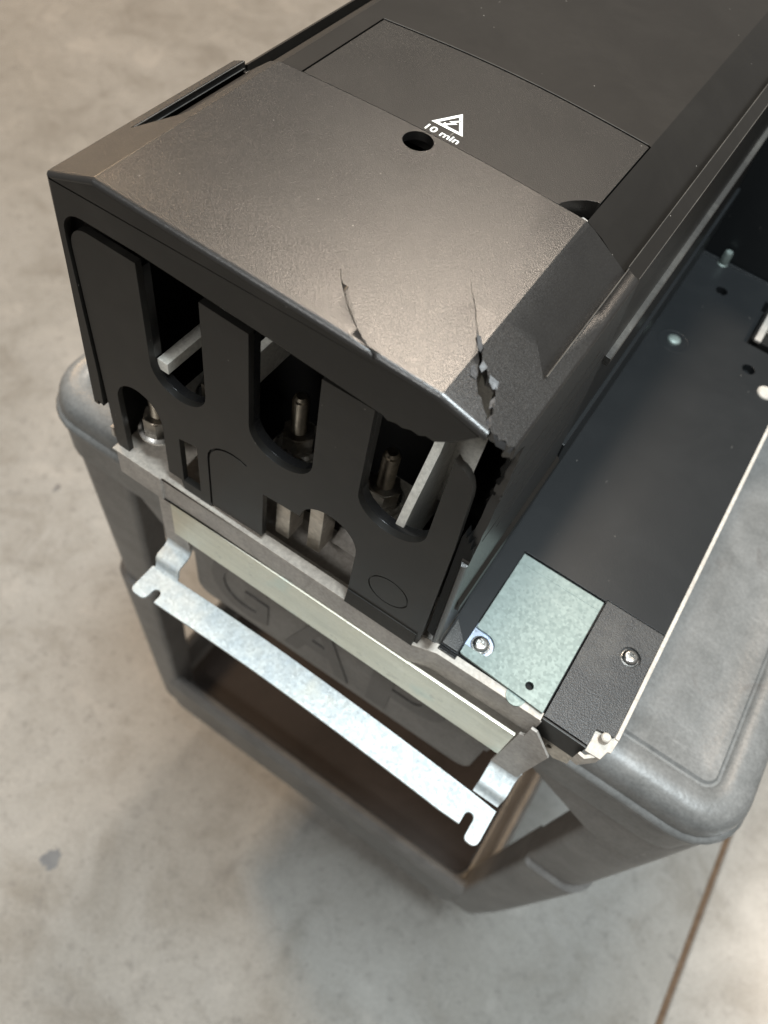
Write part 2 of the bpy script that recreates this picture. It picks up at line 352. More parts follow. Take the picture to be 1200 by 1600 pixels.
# lower shelf
def lring(ins, z, r=30):
    rr = max(6, r - ins); return round_rect(-64 + ins, 404 - ins, 45 + ins, 975 - ins, rr, z)
prof = [(70, -628), (22, -628), (16, -622), (14, -592), (11, -585), (5, -583), (1, -588), (0, -597), (-1.5, -600), (-1.5, -605), (0.5, -609), (2, -680), (6, -688), (12, -688), (14, -650), (60, -640)]
bm = bmesh.new(); loft(bm, [lring(i, z) for i, z in prof], True, True, True)
lower = finish('lower_shelf', bm, M['cart'], cart, sharp=50)
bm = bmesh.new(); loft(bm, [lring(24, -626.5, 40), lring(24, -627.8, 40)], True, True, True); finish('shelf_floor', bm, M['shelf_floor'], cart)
for cx_, cy_ in ((15, 200), (340, 200), (15, 880), (340, 880)):
    c = bmesh.new(); prism(c, circle(cy_, FZ + 52, 52, 28), 'x', cx_ - 14, cx_ + 14)
    wl = finish('caster_wheel', c, M['rubber'], cart, bevel=3)
    c = bmesh.new()
    for dx in (-20, 17): box(c, cx_ + dx, cx_ + dx + 3, cy_ - 16, cy_ + 16, FZ + 40, -660)
    box(c, cx_ - 20, cx_ + 20, cy_ - 30, cy_ + 30, -668, -662); box(c, cx_ - 17, cx_ + 17, cy_ - 4, cy_ + 4, FZ + 48, FZ + 56)
    finish('caster_fork', c, M['steel'], cart)

# ================================================================== DRIVE
drive = thing('motor_drive', 'black industrial motor drive with cracked grained cover lying on the grey cart', 'motor drive', (150, 260, -86))

# ---- chassis: sheet metal base -----------------------------------------------------------------
bm = bmesh.new()
box(bm, 53.6, 314, 16, 640, -85.9, -20); box(bm, 15, 336, 30, 640, -19.6, -9)                                            # heat sink block, rests on the cart
finish('heat_sink', bm, M['chassis'], drive)
bm = bmesh.new(); box(bm, 13.6, 16.0, 4, 640, -3, 5.6); finish('side_rail', bm, M['edge'], drive, bevel=0.4)
bm = bmesh.new()                                                                # front wall with its folded top flange
prism(bm, [(25, -4.0), (57, -4.0), (58, -2.2), (227, -2.2), (240, 1.6), (303, 2.6), (303, 4.4), (239, 3.4), (226, -0.4), (25, -2.2)], 'z', -20.5, -0.9)
finish('front_wall', bm, M['chassis'], drive, bevel=0.4)
bm = bmesh.new()
prism(bm, [(22, -4.0), (57, -4.0), (57.6, -2.4), (227, -2.2), (240, 1.6), (302, 2.6), (302, 7.2), (238, 7.0), (226, 4.5), (63, 4.5), (62, 28), (22, 28)], 'z', -0.85, 0.5)
finish('top_flange', bm, M['edge'], drive, bevel=0.25)
bm = bmesh.new(); box(bm, 61.5, 296.6, -3.2, -1.2, -56, -21.0); finish('front_bar', bm, M['yellow'], drive, bevel=0.5)
bm = bmesh.new()
prism(bm, [(300.5, -6), (304, -6), (317.5, -25), (315, -58), (314, -74), (296.5, -76), (297.8, -20), (300.5, -18)], 'y', -1.4, 0.4)
finish('side_flange', bm, M['chassis'], drive, bevel=0.4)
bm = bmesh.new()
prism(bm, [(50, -14), (61, -20), (61, -30), (70.5, -66), (70.5, -75), (50.5, -75), (50, -40)], 'y', -1.0, 0.8)
finish('side_flange', bm, M['chassis'], drive, bevel=0.4)
bm = bmesh.new(); box(bm, 51, 53.2, 1.2, 640, -80, -21); finish('side_wall', bm, M['edge'], drive, bevel=0.4)
bm = bmesh.new(); box(bm, 338.2, 340.6, 17, 640, -14, 1.2); finish('side_wall', bm, M['edge'], drive, bevel=0.5)
# right front corner tab of the chassis
bm = bmesh.new()
prism(bm, [(327.8, 2.6), (336.4, 3.0), (338.0, 8.6), (339.8, 9.2), (340.6, 17), (340.6, 30), (328, 30), (328.2, 9)], 'z', -1.2, 0.3)
prism(bm, [(325.5, -0.6), (329.6, -1.2), (337.6, 6.0), (336.4, 7.2), (329.0, 1.0), (326.2, 1.2)], 'z', -12.5, -0.6)
finish('corner_tab', bm, M['edge'], drive, bevel=0.35)
bm = bmesh.new(); prism(bm, [(302.4, -17.5), (327, -17.5), (328.4, -31), (321, -35), (302.4, -25)], 'y', 4.6, 6.4)
finish('lower_tab', bm, M['busbar'], drive, bevel=0.3, cut=[newprism(circle(314.6, -25, 1.9, 16), 'y', 0, 12)])
bm = bmesh.new(); lathe(bm, [(2.6, 0), (2.6, 4.5), (2.0, 5.2), (0.9, 5.2)], 333.5, 13, 16, 0.2); finish('peg', bm, M['edge'], drive)

# ---- mounting bracket in front -------------------------------------------------------------------
ZF = -84.0; th = 2.2
def foot_outline():
    def bow(x): return 2.2 * (1 - ((x - 184) / 130.0) ** 2)
    top = [(76 + (296 - 76) * i / 16, -18.2 + 0.0 - 2.6 * max(0, (x - 150) / 150) + 1.0 * bow(x)) for i, x in [(k, 76 + 220 * k / 16) for k in range(17)]]
    bot = [(x, -38.6 - 2.6 * max(0, (x - 150) / 150) + 1.0 * bow(x)) for x in [300 - 228 * k / 16 for k in range(17)]]
    right = [(314.5, -21.5)] + arc(310.5, -41.5, 4, 4.5, 0, -90, 4) + arc(308.5, -43.0, 3, 3, -90, -180, 4)[1:] + [(305.4, -33.5)] + arc(302.6, -33.5, 2.8, 2.8, 0, 180, 6)[1:] + [(299.8, -40)]
    left = [(71.8, -38)] + arc(68.9, -32.5, 2.9, 2.9, 0, 180, 6) + [(66.0, -36.5)] + arc(62.6, -36.8, 3.2, 3.2, 0, -90, 3) + arc(58.5, -37, 4.5, 3, -90, -180, 4) + [(54, -18.5)]
    return top + right + bot[1:-1] + left
def outline_bow(poly):
    bm = bmesh.new(); prism(bm, poly, 'z', ZF - th, ZF)
    return bm
bm = outline_bow(foot_outline())
foot = finish('mounting_bracket', bm, M['zinc_foot'], drive, bevel=0.45)
def neck(x0, x1, xt0, xt1):
    # profile in y,z : down from the side flange, rounded out, step down into the foot
    pr = [(-0.2, -70), (-0.6, -73.5), (-2.4, -75.8), (-5, -76.6), (-12.5, -76.9), (-14.8, -77.8), (-16.0, -79.8), (-16.6, -81.9), (-17.6, -83.3), (-19.4, -84.02)]
    inn = offset_open(pr, 1.7)
    bm = bmesh.new(); n = len(pr); rings = []
    for k in range(n):
        s = k / (n - 1); a = x0 + (xt0 - x0) * s; b = x1 + (xt1 - x1) * s
        (ya, za), (yb, zb) = pr[k], inn[k]
        rings.append([(a, ya, za), (b, ya, za), (b, yb, zb), (a, yb, zb)])
    loft(bm, rings, True, True, True)
    o = finish('neck', bm, M['zinc_foot'], foot, bevel=0.3, sharp=50)
neck(51.2, 70.4, 56, 74); neck(296.8, 315.5, 297, 314)

# ---- tray -----------------------------------------------------------------------------------------
TZ = 3.0
pocket = newprism([(249.0, 4), (301.6, 4), (301.6, 84.5), (249.0, 84.5)], 'z', 0.6, 9)
holes = []
tr = [(238.8, 6.6), (248.8, 6.6), (248.8, 60), (301.8, 60), (301.8, 86), (337.8, 86), (337.8, 417), (232, 417), (232, 180), (233.5, 120)]
bm = bmesh.new(); prism(bm, tr, 'z', -8, TZ)
cuts = [pocket] + [newprism(circle(x, y, r, 20), 'z', -3, 9) for x, y, r in ((265, 382.5, 4.6), (309.5, 317, 4.8))]
cuts.append(newprism([(297, 342), (322, 342), (322, 396), (297, 396)], 'z', -6, 9))
tray = finish('tray', bm, M['tray'], drive, bevel=0.5, cut=cuts)
bm = bmesh.new()
prism(bm, [(302.2, 5.0), (327.6, 4.6), (327.8, 15.0), (337.6, 16.6), (337.6, 85.4), (302.2, 85.4)], 'z', -8, TZ - 0.1)
tb = finish('tray_corner_block', bm, M['tray2'], drive, bevel=0.5, cut=[newprism(circle(326.6, 62, 6.0, 28), 'z', 1.2, 9)])
bm = bmesh.new(); prism(bm, [(302.2, 3.2), (327.6, 2.9), (327.6, 4.3), (302.2, 4.6)], 'z', -16.5, TZ - 0.8); finish('tray_front_lip', bm, M['black'], drive, bevel=0.3)
# raised ring mark and far lip
bm = bmesh.new(); lathe(bm, [(12, 0), (12, 0.15), (11.2, 0.3), (10.4, 0.3), (9.8, 0.1), (9.8, 0)], 255, 306, 36, TZ - 0.02); finish('moulded_ring', bm, M['tray'], tray)
bm = bmesh.new(); box(bm, 233, 337, 415.2, 418, TZ - 0.5, TZ + 0.8); finish('tray_lip', bm, M['tray'], tray, bevel=0.5)
# bay behind the tray
bm = bmesh.new()
box(bm, 233, 346, 419.5, 640, -20, 138)
finish('rear_bulkhead', bm, M['tray'], drive, bevel=1.5)
# slot insert
bm = bmesh.new(); box(bm, 301, 319, 352, 394, -5, 1.0); ins = finish('slot_insert', bm, M['dark'], drive, bevel=0.6)
bm = bmesh.new(); box(bm, 303, 308, 350, 392, 0.9, 3.2); finish('terminal_strip', bm, M['chassis'], drive, bevel=0.5)
bm = bmesh.new(); box(bm, 308.4, 313, 362, 393, 0.9, 4.2); finish('terminal_contact', bm, M['busbar'], drive, bevel=0.4)
# rivets and pegs on the tray
def rivet(x, y, r, h, m, name='rivet'):
    bm = bmesh.new(); lathe(bm, [(r, 0), (r, h * 0.55), (r * 0.8, h * 0.9), (r * 0.35, h), (0.01, h)], 0, 0, 18, 0)
    bmesh.ops.translate(bm, verts=bm.verts, vec=(x, y, TZ - 0.3)); return finish(name, bm, m, drive, sharp=60)
rivet(255, 306.4, 5.0, 2.4, M['zinc']); rivet(327, 303, 6.2, 2.2, M['edge'], 'white_cap'); rivet(325, 333, 4.0, 2, M['zinc'])
bm = bmesh.new(); lathe(bm, [(4.2, -1), (4.2, 0.5), (3.6, 1), (3.4, 10), (2.6, 11.5), (0.01, 11.5)], 254.5, 413.5, 18, TZ); finish('standoff', bm, M['zinc'], drive)
# left rim of the tray beside the housing
bm = bmesh.new(); prism(bm, [(239.0, 7), (248.4, 7), (248.4, 14), (239.0, 24)], 'z', TZ - 0.3, TZ + 1.6); finish('tray_stop', bm, M['tray2'], drive, bevel=0.5)
bm = bmesh.new()
for i in range(6): lathe(bm, [(0.55, 0), (0.6, 0.5), (0.3, 0.9), (0.01, 0.95)], 240.3 + i * 1.55, 5.6 - i * 0.1, 10, 0.5)
box(bm, 238.6, 249.4, 4.2, 6.5, 0.4, 2.2); finish('glossy_bead', bm, plastic('glossy_black', (0.012, 0.012, 0.012), 0.12, dust=0.02, specks=False), drive, bevel=0.3)

# ---- zinc cover plate ------------------------------------------------------------------------------
pl_ = [(249.6, 9.2), (252, 8.2), (300.9, 5.4), (300.9, 82.4), (250.0, 82.4), (250.0, 23.0)] 
pl_ = [(249.4, 8.9), (250.2, 8.3), (300.9, 5.6), (300.9, 83.0), (249.6, 83.0), (249.6, 26.6)] + arc(256.6, 19.4, 7.0, 7.0, 92, -40, 9) + [(257, 14.2), (249.4, 14.4)]
bm = bmesh.new(); prism(bm, pl_, 'z', 1.3, 2.9)
plate = finish('zinc_plate', bm, M['zinc'], drive, bevel=0.25, cut=[newprism(circle(288.6, 14.4, 2.3, 20), 'z', -2, 8)])
bm = bmesh.new(); box(bm, 250.5, 300.5, 76.5, 77.3, 2.8, 3.1); finish('fold_line', bm, M['zinc'], plate, bevel=0.12)
bm = bmesh.new(); prism(bm, [(249.2, 12), (265, 12), (265, 30), (249.2, 30)], 'z', 0.5, 1.1); finish('inner_tab', bm, metal('blued_zinc', (0.42, 0.50, 0.66), (0.52, 0.58, 0.68), 0.35, 80), drive)
bm = bmesh.new(); lathe(bm, [(5.4, 0), (5.4, 1.0), (3, 1.0)], 285.4, 6.2, 28, 0.2); finish('flat_washer', bm, M['zinc'], drive)
bm = bmesh.new(); box(bm, 248.9, 301.7, 7.4, 60, -8, 0.4); finish('pocket_floor', bm, M['dark'], drive)
# torx screws
def torx(x, y, z, name='torx_screw'):
    s = bpy.data.objects.new(name, None)
    bm = bmesh.new()
    lathe(bm, [(2.5, -6), (2.5, 0), (4.4, 0), (4.5, 0.6), (4.3, 1.5), (3.7, 2.3), (2.9, 2.7), (0.01, 2.8)], 0, 0, 32, 0)
    star = []
    for k in range(36):
        a = 2 * math.pi * k / 36; r = 2.15 + 0.5 * math.cos(6 * a); star.append((r * math.cos(a), r * math.sin(a)))
    for v in bm.verts: v.co += Vector((x, y, z))
    c = newprism([(px + x, py + y) for px, py in star], 'z', z + 0.4, z + 6)
    o = finish(name, bm, M['steel'], drive, cut=[c], sharp=35)
    bm = bmesh.new(); lathe(bm, [(5.3, 0), (5.3, 0.5), (4.9, 0.75), (2.6, 0.75)], x, y, 32, z - 0.75); finish('washer', bm, M['steel'], o)
torx(256.4, 19.2, 1.9); torx(326.6, 62, 1.9)

# ---- finger guard (grille) ---------------------------------------------------------------------------
def U(x0, x1, zt, zb):   # slot open at the top, walked left to right
    c = (x0 + x1) / 2; r = (x1 - x0) / 2
    return [(x0, zt)] + arc(c, zb + 15.5, r, 15.5, 180, 360, 14) + [(x1, zt)]
def A(x0, x1, zb, zt, h=18):   # arch open at the bottom, walked right to left
    c = (x0 + x1) / 2; r = (x1 - x0) / 2
    return [(x1, zb)] + arc(c, zt - h, r, h, 0, 180, 14) + [(x0, zb)]
guard = []
guard += [(22.6, 10)] + arc(33.6, 142, 11, 12.3, 180, 90, 6)
guard += U(59.6, 92.6, 154.0, 80.2)
guard += U(117.6, 153.2, 153.0, 79.6)
guard += U(177.8, 213.6, 153.4, 81.5)
guard += arc(215.5, 134, 9.5, 17, 88, 8, 6) + [(226.8, 100), (228.8, 20), (228.6, 0.8), (226, -1.2), (205, -1.2), (203.8, -0.2), (183.0, -0.2)]
guard += A(149.0, 182.9, -0.2, 65.2)[1:-1] + [(149.0, 49), (146.5, 48.2), (126.4, 46.6), (126.4, 4.5)]
guard += [(92.0, 3.6), (90.4, -0.5), (72.0, -0.5), (70.4, 8), (61.4, 8)]
guard += A(31.4, 61.6, 8, 65.6)[1:-1] + [(31.4, -1)] + arc(27.6, 4.0, 5, 5, 270, 180, 3)
# drop exact duplicates
g2 = []
for p in guard:
    if not g2 or (abs(p[0] - g2[-1][0]) + abs(p[1] - g2[-1][1])) > 0.05: g2.append(p)
bm = bmesh.new(); prism(bm, g2, 'y', -0.2, 3.4)
slit = newprism([(72.2, 9), (84.2, 9), (84.2, 50), (72.2, 47)], 'y', -5, 9)
groove = []
for (a0, a1) in ((0, 360),):
    outer = arc(204.6, 32.4, 11.8, 11.8, 0, 360 - 10, 35); inner = arc(204.6, 32.4, 11.0, 11.0, 0, 360 - 10, 35)
    gb = bmesh.new()
    rings = [[(x, -3, z) for x, z in outer], [(x, 0.5, z) for x, z in outer], [(x, 0.5, z) for x, z in inner], [(x, -3, z) for x, z in inner]]
    R_ = loft(gb, rings + [rings[0]], True); bmesh.ops.remove_doubles(gb, verts=gb.verts, dist=1e-5)
# line that outlines the knock-out panel of the middle arch
kb = bmesh.new()
path = [(91.0, 3.8)] + arc(108.2, 47.0, 17.3, 17.3, 180, 62, 8)
inn = offset_open(path, -1.3)
prism(kb, path + inn[::-1], 'y', -3, 1.6)
guard_o = finish('finger_guard', bm, M['black'], drive, bevel=0.45, cut=[slit, gb, kb])
# bevelled bottom lip of the right foot
bm = bmesh.new()
prism(bm, [(-0.9, 10.5), (-2.6, -0.6), (-0.2, -0.6), (-0.2, 10.5)], 'x', 183.2, 226.4); finish('foot_lip', bm, M['black'], guard_o, bevel=0.2)
# depth webs behind the guard (side returns of the slots)
for (c, z0, r) in ((76.1, 80.2, 16.5), (135.4, 79.6, 17.8), (195.7, 81.5, 17.9)):
    bm = bmesh.new()
    o_ = [(c - r, 150)] + arc(c, z0 + 15.5, r, 15.5, 180, 360, 14); i_ = arc(c, z0 + 15.5, r + 1.6, 17.1, 360, 180, 14) + [(c - r - 1.6, 150)]
    prism(bm, o_ + i_, 'y', 3.3, 8.0); finish('guard_web', bm, M['gloss'], guard_o, bevel=0.2)

# ---- housing cover (grained, cracked) ------------------------------------------------------------------
def zt(x, y):
    f = (x - 43.5) / (201 - 43.5); zf = 185.2 - 5.0 * f; s = min(1, max(0, y / 116)); return zf + (185.7 - zf) * s
def section(y, ins=0.0, zbot=15.0, left=17.0):
    p = [(238.0 - ins, zbot), (232.0 - ins, 172.0 - ins), (201.2, zt(201.2, y) - ins)] + [(201.2 - 157.7 * k / 12, zt(201.2 - 157.7 * k / 12, y) - ins) for k in range(1, 12)] + [(43.5, zt(43.5, y) - ins), (left + ins, 175.0 - ins), (12.6 + (left - 17) + ins, max(31.5, zbot))]
    return p
def bow(x): return 3.6 * math.sin(math.pi * (x - 43.5) / 157.7) if 43.5 < x < 201.2 else 0.0
def cover_rings():
    st = []
    r = 2.6
    for k in range(7):
        a = math.radians(90 * k / 6); st.append((-1.2 + r * (1 - math.cos(a)) , r * (1 - math.sin(a))))
    # a: 0 -> (front, inset r) ; 90 -> (y=-1.2+r, inset 0)
    ys = [(y, d) for y, d in st] + [(20, 0), (45, 0), (80, 0), (115.2, 0), (116.4, 0.8)]
    outer = []
    for y, d in ys:
        pts = round_open(section(y), 1.5, 6)
        outer.append([(x, y + (bow(x) if y > 100 else 0), z) for x, z in offset_open(pts, d)])
    inner = []
    for y in (116.4, 60, 2.0):
        pts = offset_open(round_open(section(y), 1.5, 6), 4.0)
        inner.append([(x, y + (bow(x) if y > 100 else 0), z) for x, z in pts])
    return outer, inner
outer, inner = cover_rings()
bm = bmesh.new()
rings = outer + inner
R_ = loft(bm, rings, False)
# close: rim strip at the front between outer[0] and inner[-1], and the two bottom edges
a, b = R_[0], R_[-1]
for i in range(len(a) - 1): bm.faces.new((b[i], b[i + 1], a[i + 1], a[i]))
for idx in (0, -1):
    loop = [r[idx] for r in R_]; bm.faces.new(loop)
# wedge recesses in both chamfers
def wedge(xr, xs, sgn, ya, yb, y1, depth):
    zb = 185.0
    c = bmesh.new()
    def tri(yr, ys):
        # ridge, step bottom, step top(outside)
        zr = (zt(xr, 80) + 0.05); zc = 172 + (zt(xr, 80) - 172) * abs(xs - (232 if sgn > 0 else 17)) / 31.0
        return [(xr, yr, zr + 0.3), (xs, ys, zc - depth), (xs + sgn * 0.6, ys, zc + 6), (xr, yr, zr + 12)]
    loft(c, [tri(ya, yb), tri(y1, y1)], True, True, True)
    return c
hole = newprism(circle(121.2, 110.8, 6.9, 40), 'z', 150, 220)
w1 = wedge(203.2, 225.2, 1, 62, 36, 130, 3.2)
w2 = wedge(41.5, 23.5, -1, 62, 41, 130, 3.2)
# broken corner: everything in front of a ragged line is gone
brk = [(222.6, -8), (221.1, 1.6), (219.8, 2.4), (218.2, 3.6), (217.4, 5.6), (214.6, 7.6), (212.1, 10.1), (210.2, 10.6), (208.7, 12.7), (206.9, 15.0), (206.0, 17.8), (204.6, 19.8), (203.6, 22.2), (202.4, 23.8),
       (200.8, 25.9), (199.0, 28.4), (197.3, 30.4), (198.6, 31.3), (200.4, 29.4), (202.0, 28.2), (202.6, 26.0), (203.6, 24.6), (204.8, 22.8), (206.4, 22.0), (207.8, 21.4), (209.4, 19.4), (211.2, 20.2), (213.4, 19.3), (214.0, 17.2), (216.2, 14.2), (216.6, 11.4),
       (218.4, 8.4), (218.8, 6.0), (220.2, 2.9), (221.4, 1.8), (222.6, 1.4), (224.2, 2.2), (225.4, 1.2), (227.4, 2.8), (229.0, 1.6), (231.0, 3.2), (233.4, 2.0), (236.5, 4.0), (237.5, 5.5), (262, 7), (262, -8)]
b1 = newprism(brk, 'z', 122, 230)
# underside of the front band is torn away towards the right
tear = [(186.0, 100), (186.5, 152.8), (190, 153.6), (193.2, 154.6), (196, 155.2), (199, 157.2), (202, 157.6), (205.2, 160.2), (208.6, 161.6), (211, 165.2), (214.6, 167.6), (217.6, 171.4), (220.6, 173.2), (224, 200), (262, 200), (262, 100)]
b2 = newprism(tear, 'y', -9, 2.4)
b3 = newprism([(-8, 92), (0.8, 93), (2.2, 101), (4.2, 106), (4.8, 113), (8.2, 119), (9, 127), (12.5, 131), (11, 136), (14, 141), (12.2, 147), (15.5, 152), (13.4, 157), (16, 161), (11, 164), (6, 165.8), (-8, 167)], 'x', 222, 262)
cover = finish('housing_cover', bm, M['cover'], drive, cut=[hole, w1, w2, b1, b3], sharp=28)
# thin pale rods along the chamfer channels, imitating bright edge highlights
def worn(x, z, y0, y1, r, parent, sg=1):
    bm = bmesh.new(); prism(bm, circle(x, z, r, 8), 'y', y0, y1); finish('edge_highlight', bm, M['ledge'], parent)
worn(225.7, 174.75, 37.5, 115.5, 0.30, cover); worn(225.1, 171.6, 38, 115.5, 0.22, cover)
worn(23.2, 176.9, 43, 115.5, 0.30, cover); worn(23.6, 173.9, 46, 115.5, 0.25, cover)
# cracks: thin dark fissures cut into the cover
def crack(pts, wd, cutter=True):
    L = []; Rr = []
    for i, p in enumerate(pts):
        p = Vector(p); q = Vector(pts[min(i + 1, len(pts) - 1)]) - Vector(pts[max(i - 1, 0)]); nrm = Vector((-q.y, q.x)).normalized()
        ww = wd * (1 - abs(2 * i / (len(pts) - 1) - 1.0) * 0.7) * (0.7 + 0.6 * rnd.random()) * 0.5
        L.append(tuple(p + nrm * ww)); Rr.append(tuple(p - nrm * ww))
    return L + Rr[::-1]
def fine(pts, n, jit):
    out = []
    for a, b in zip(pts, pts[1:]):
        for k in range(n):
            s = k / n; out.append((a[0] + (b[0] - a[0]) * s + rnd.uniform(-jit, jit), a[1] + (b[1] - a[1]) * s + rnd.uniform(-jit, jit)))
    out.append(pts[-1]); return out
c1 = fine([(140.5, 25.5), (143, 22), (148.4, 16.6), (154, 11.2), (160, 6.6), (166, 2.8), (172.5, -0.3), (176, -3)], 4, 0.11)
c2 = fine([(181.2, 53.6), (185, 48.6), (188.7, 44.2), (191.6, 40), (194.2, 36.0), (198.4, 31.0), (200.6, 28.2)], 3, 0.14)
tmpc = []
for pts, wd in ((c1, 0.55), (c2, 0.42)):
    tmpc.append(newprism(crack(pts, wd), 'z', 178.6, 192))
bmc = bmesh.new()
def recut(o, cuts):
    off = wloc(o.parent); tmp = []
    for cb in cuts:
        bmesh.ops.recalc_face_normals(cb, faces=cb.faces)
        for v in cb.verts: v.co = v.co * MM - off
        cm = bpy.data.meshes.new('cut'); cb.to_mesh(cm); cb.free()
        co = bpy.data.objects.new('cut', cm); COL.objects.link(co); co.parent = o.parent; tmp.append(co)
        md = o.modifiers.new('b', 'BOOLEAN'); md.operation = 'DIFFERENCE'; md.object = co; md.solver = SOLVER
    bpy.context.view_layer.update(); dg = bpy.context.evaluated_depsgraph_get()
    nm = bpy.data.meshes.new_from_object(o.evaluated_get(dg)); o.modifiers.clear(); old = o.data; o.data = nm; bpy.data.meshes.remove(old)
    for t in tmp:
        cm = t.data; bpy.data.objects.remove(t); bpy.data.meshes.remove(cm)
    for p in nm.polygons: p.use_smooth = True
    for p in nm.polygons:
        ed = max((nm.vertices[a].co - nm.vertices[b].co).length for a, b in p.edge_keys)
        if p.area / ed > 0.0011: p.use_smooth = False
    nm.set_sharp_from_angle(angle=math.radians(28)); weighted(o)
recut(cover, tmpc)
bmc.free()

# front band / frame of the cover (its face flush with the rounded front edge)
yF0, yF1 = -1.2, 2.6
topc = offset_open(round_open(section(0.0), 1.5, 6), 2.5)      # right bottom -> over the top -> left bottom
top = [p for p in topc if p[1] > 160][::-1]                     # left -> right along the top edge
top = [p for p in top if p[0] < 220.5]
left_out = (15.8, 31.5)
frame = [(12.6, 31.8), (15.7, 31.4)] + [(15.75, 35.5), (19.4, 33.0)] + [(20.9, 60), (21.2, 145)] + arc(33.5, 149.6, 12.0, 12.0, 180, 92, 7) + [(62, 161.7), (122.7, 158.8), (172, 155.4), (181.5, 154.8), (184, 153.4)]
frame += [(187.5, 154.6), (190.6, 154.2), (194.2, 155.8), (197.6, 155.4), (200.4, 157.4), (204, 157.0), (207.6, 159.8), (211, 162.6), (215, 167.2), (219, 172.2)]
frame += [p for p in top[::-1]]
frame_poly = []
for p in frame:
    if not frame_poly or (abs(p[0] - frame_poly[-1][0]) + abs(p[1] - frame_poly[-1][1])) > 0.05: frame_poly.append(p)
bm = bmesh.new(); prism(bm, frame_poly, 'y', yF0, yF1)
band = finish('front_frame', bm, M['black'], cover)
# inner liner behind the frame
bm = bmesh.new(); prism(bm, [(24, 120), (24, 149)] + arc(34, 150, 9, 8, 180, 90, 4) + [(60, 158), (120, 155), (120, 152), (60, 154.5), (34, 154), (28, 148), (27, 120)], 'y', 6, 9); finish('frame_liner', bm, M['black'], cover, bevel=0.2)
# right jamb left standing
bm = bmesh.new()
prism(bm, [(230.2, 17.5), (237.6, 15.2), (236.0, 60), (234.6, 100), (233.6, 106), (232.9, 103.5), (231.9, 109.5), (231.0, 107), (230.0, 112.5), (229.2, 110), (228.0, 114.2), (227.3, 109)], 'y', 1.2, 5.5)
finish('right_jamb', bm, M['dark'], cover)
# torn edges: splinters round the hole
bm = bmesh.new()
spl = [((197.0, 30.6, 183.3), (198.8, 31.2, 182.3), (201.8, 28.0, 181.3), (202.0, 25.8, 180.9), (200.2, 26.6, 181.5)),
       ((203.2, 19.4, 180.9), (206.2, 16.4, 180.1), (206.6, 14.6, 179.8), (204.6, 14.4, 180.4), (202.6, 17.4, 181.0)),
       ((204.6, 23.4, 180.5), (207.4, 22.4, 179.6), (206.6, 19.6, 178.8), (204.8, 20.8, 179.4)),
       ((209.6, 20.4, 179.0), (213.6, 20.6, 177.9), (214.6, 17.6, 177.2), (213.0, 17.4, 176.6), (210.6, 18.6, 177.8)),
       ((215.6, 14.8, 177.0), (217.4, 11.6, 176.5), (216.4, 9.2, 175.6), (215.0, 12.4, 176.2)),
       ((218.4, 7.0, 176.2), (220.6, 3.6, 175.6), (220.2, 1.8, 174.4), (217.9, 4.0, 174.8)),
       ((222.4, 1.8, 174.6), (225.4, 1.6, 173.8), (231.2, 3.0, 172.0), (230.6, 2.2, 169.4), (225.2, 0.8, 171.0))]
for s in spl:
    up = [bm.verts.new(p) for p in s]; dn = [bm.verts.new((p[0], p[1] + 0.8, p[2] - 1.4)) for p in s]
    bm.faces.new(up); bm.faces.new(dn[::-1]); n = len(s)
    for i in range(n): bm.faces.new((up[i], up[(i + 1) % n], dn[(i + 1) % n], dn[i]))
finish('torn_edge', bm, M['torn'], cover, sharp=20)
# ragged black curtain of the broken side wall
bm = bmesh.new()
rag = [(226, 172)]
for k in range(13):
    rag.append((229.6 + 1.4 * rnd.random() - 1.3 * (k % 2), 166 - k * 3.8))
rag += [(231.4, 116), (230.8, 171)]
prism(bm, [(x - 0.6, z) for x, z in rag], 'y', 12, 13.2); finish('broken_wall', bm, M['dark'], cover)
# brushed ribs along the side wall
bm = bmesh.new()
for k, (z, ya, yb) in enumerate(((146, 14, 96), (132, 10, 112), (121, 30, 88), (104, 8, 112), (93, 26, 100))):
    x = 238 - 6 * (z - 15) / 157
    prism(bm, [(x - 0.4, z - 0.5), (x + 0.2, z - 0.25), (x + 0.2, z + 0.25), (x - 0.4, z + 0.5)], 'y', ya, yb)
o = finish('side_rib', bm, M['body'], cover); o['kind'] = 'stuff'

# ---- rear housing --------------------------------------------------------------------------------------
bm = bmesh.new()
YB = 640
def bsec(y):
    p = [(237.0, 3.2), (231.4, 170.4), (201.2, 184.6), (43.5, 184.6), (21.5, 174.0), (18.5, 3.2)]
    p = p[:3] + [(201.2 - 157.7 * k / 12, 184.6) for k in range(1, 12)] + p[3:]
    return round_open(p, 1.2, 3)
rings = [[(x, y + (bow(x) if y < 200 else 0), z) for x, z in bsec(y)] for y in (117.0, YB)]
loft(bm, rings, True, True, True)
# door opening with a slightly bowed far seam
seam = [(54.4, 184.6)] + [(54.4 + (199.6 - 54.4) * k / 12, 185.2 + 2.4 * k / 12 + 5.2 * math.sin(math.pi * k / 12)) for k in range(13)] + [(201.0, 187.4)]
dout = [(54.0, 110), (201.4, 110), (201.4, 187.6)] + [(x, y + 0.6) for x, y in seam[1:-1][::-1]] + [(54.0, 185.4)]
cut_d = newprism(dout, 'z', 160, 200)
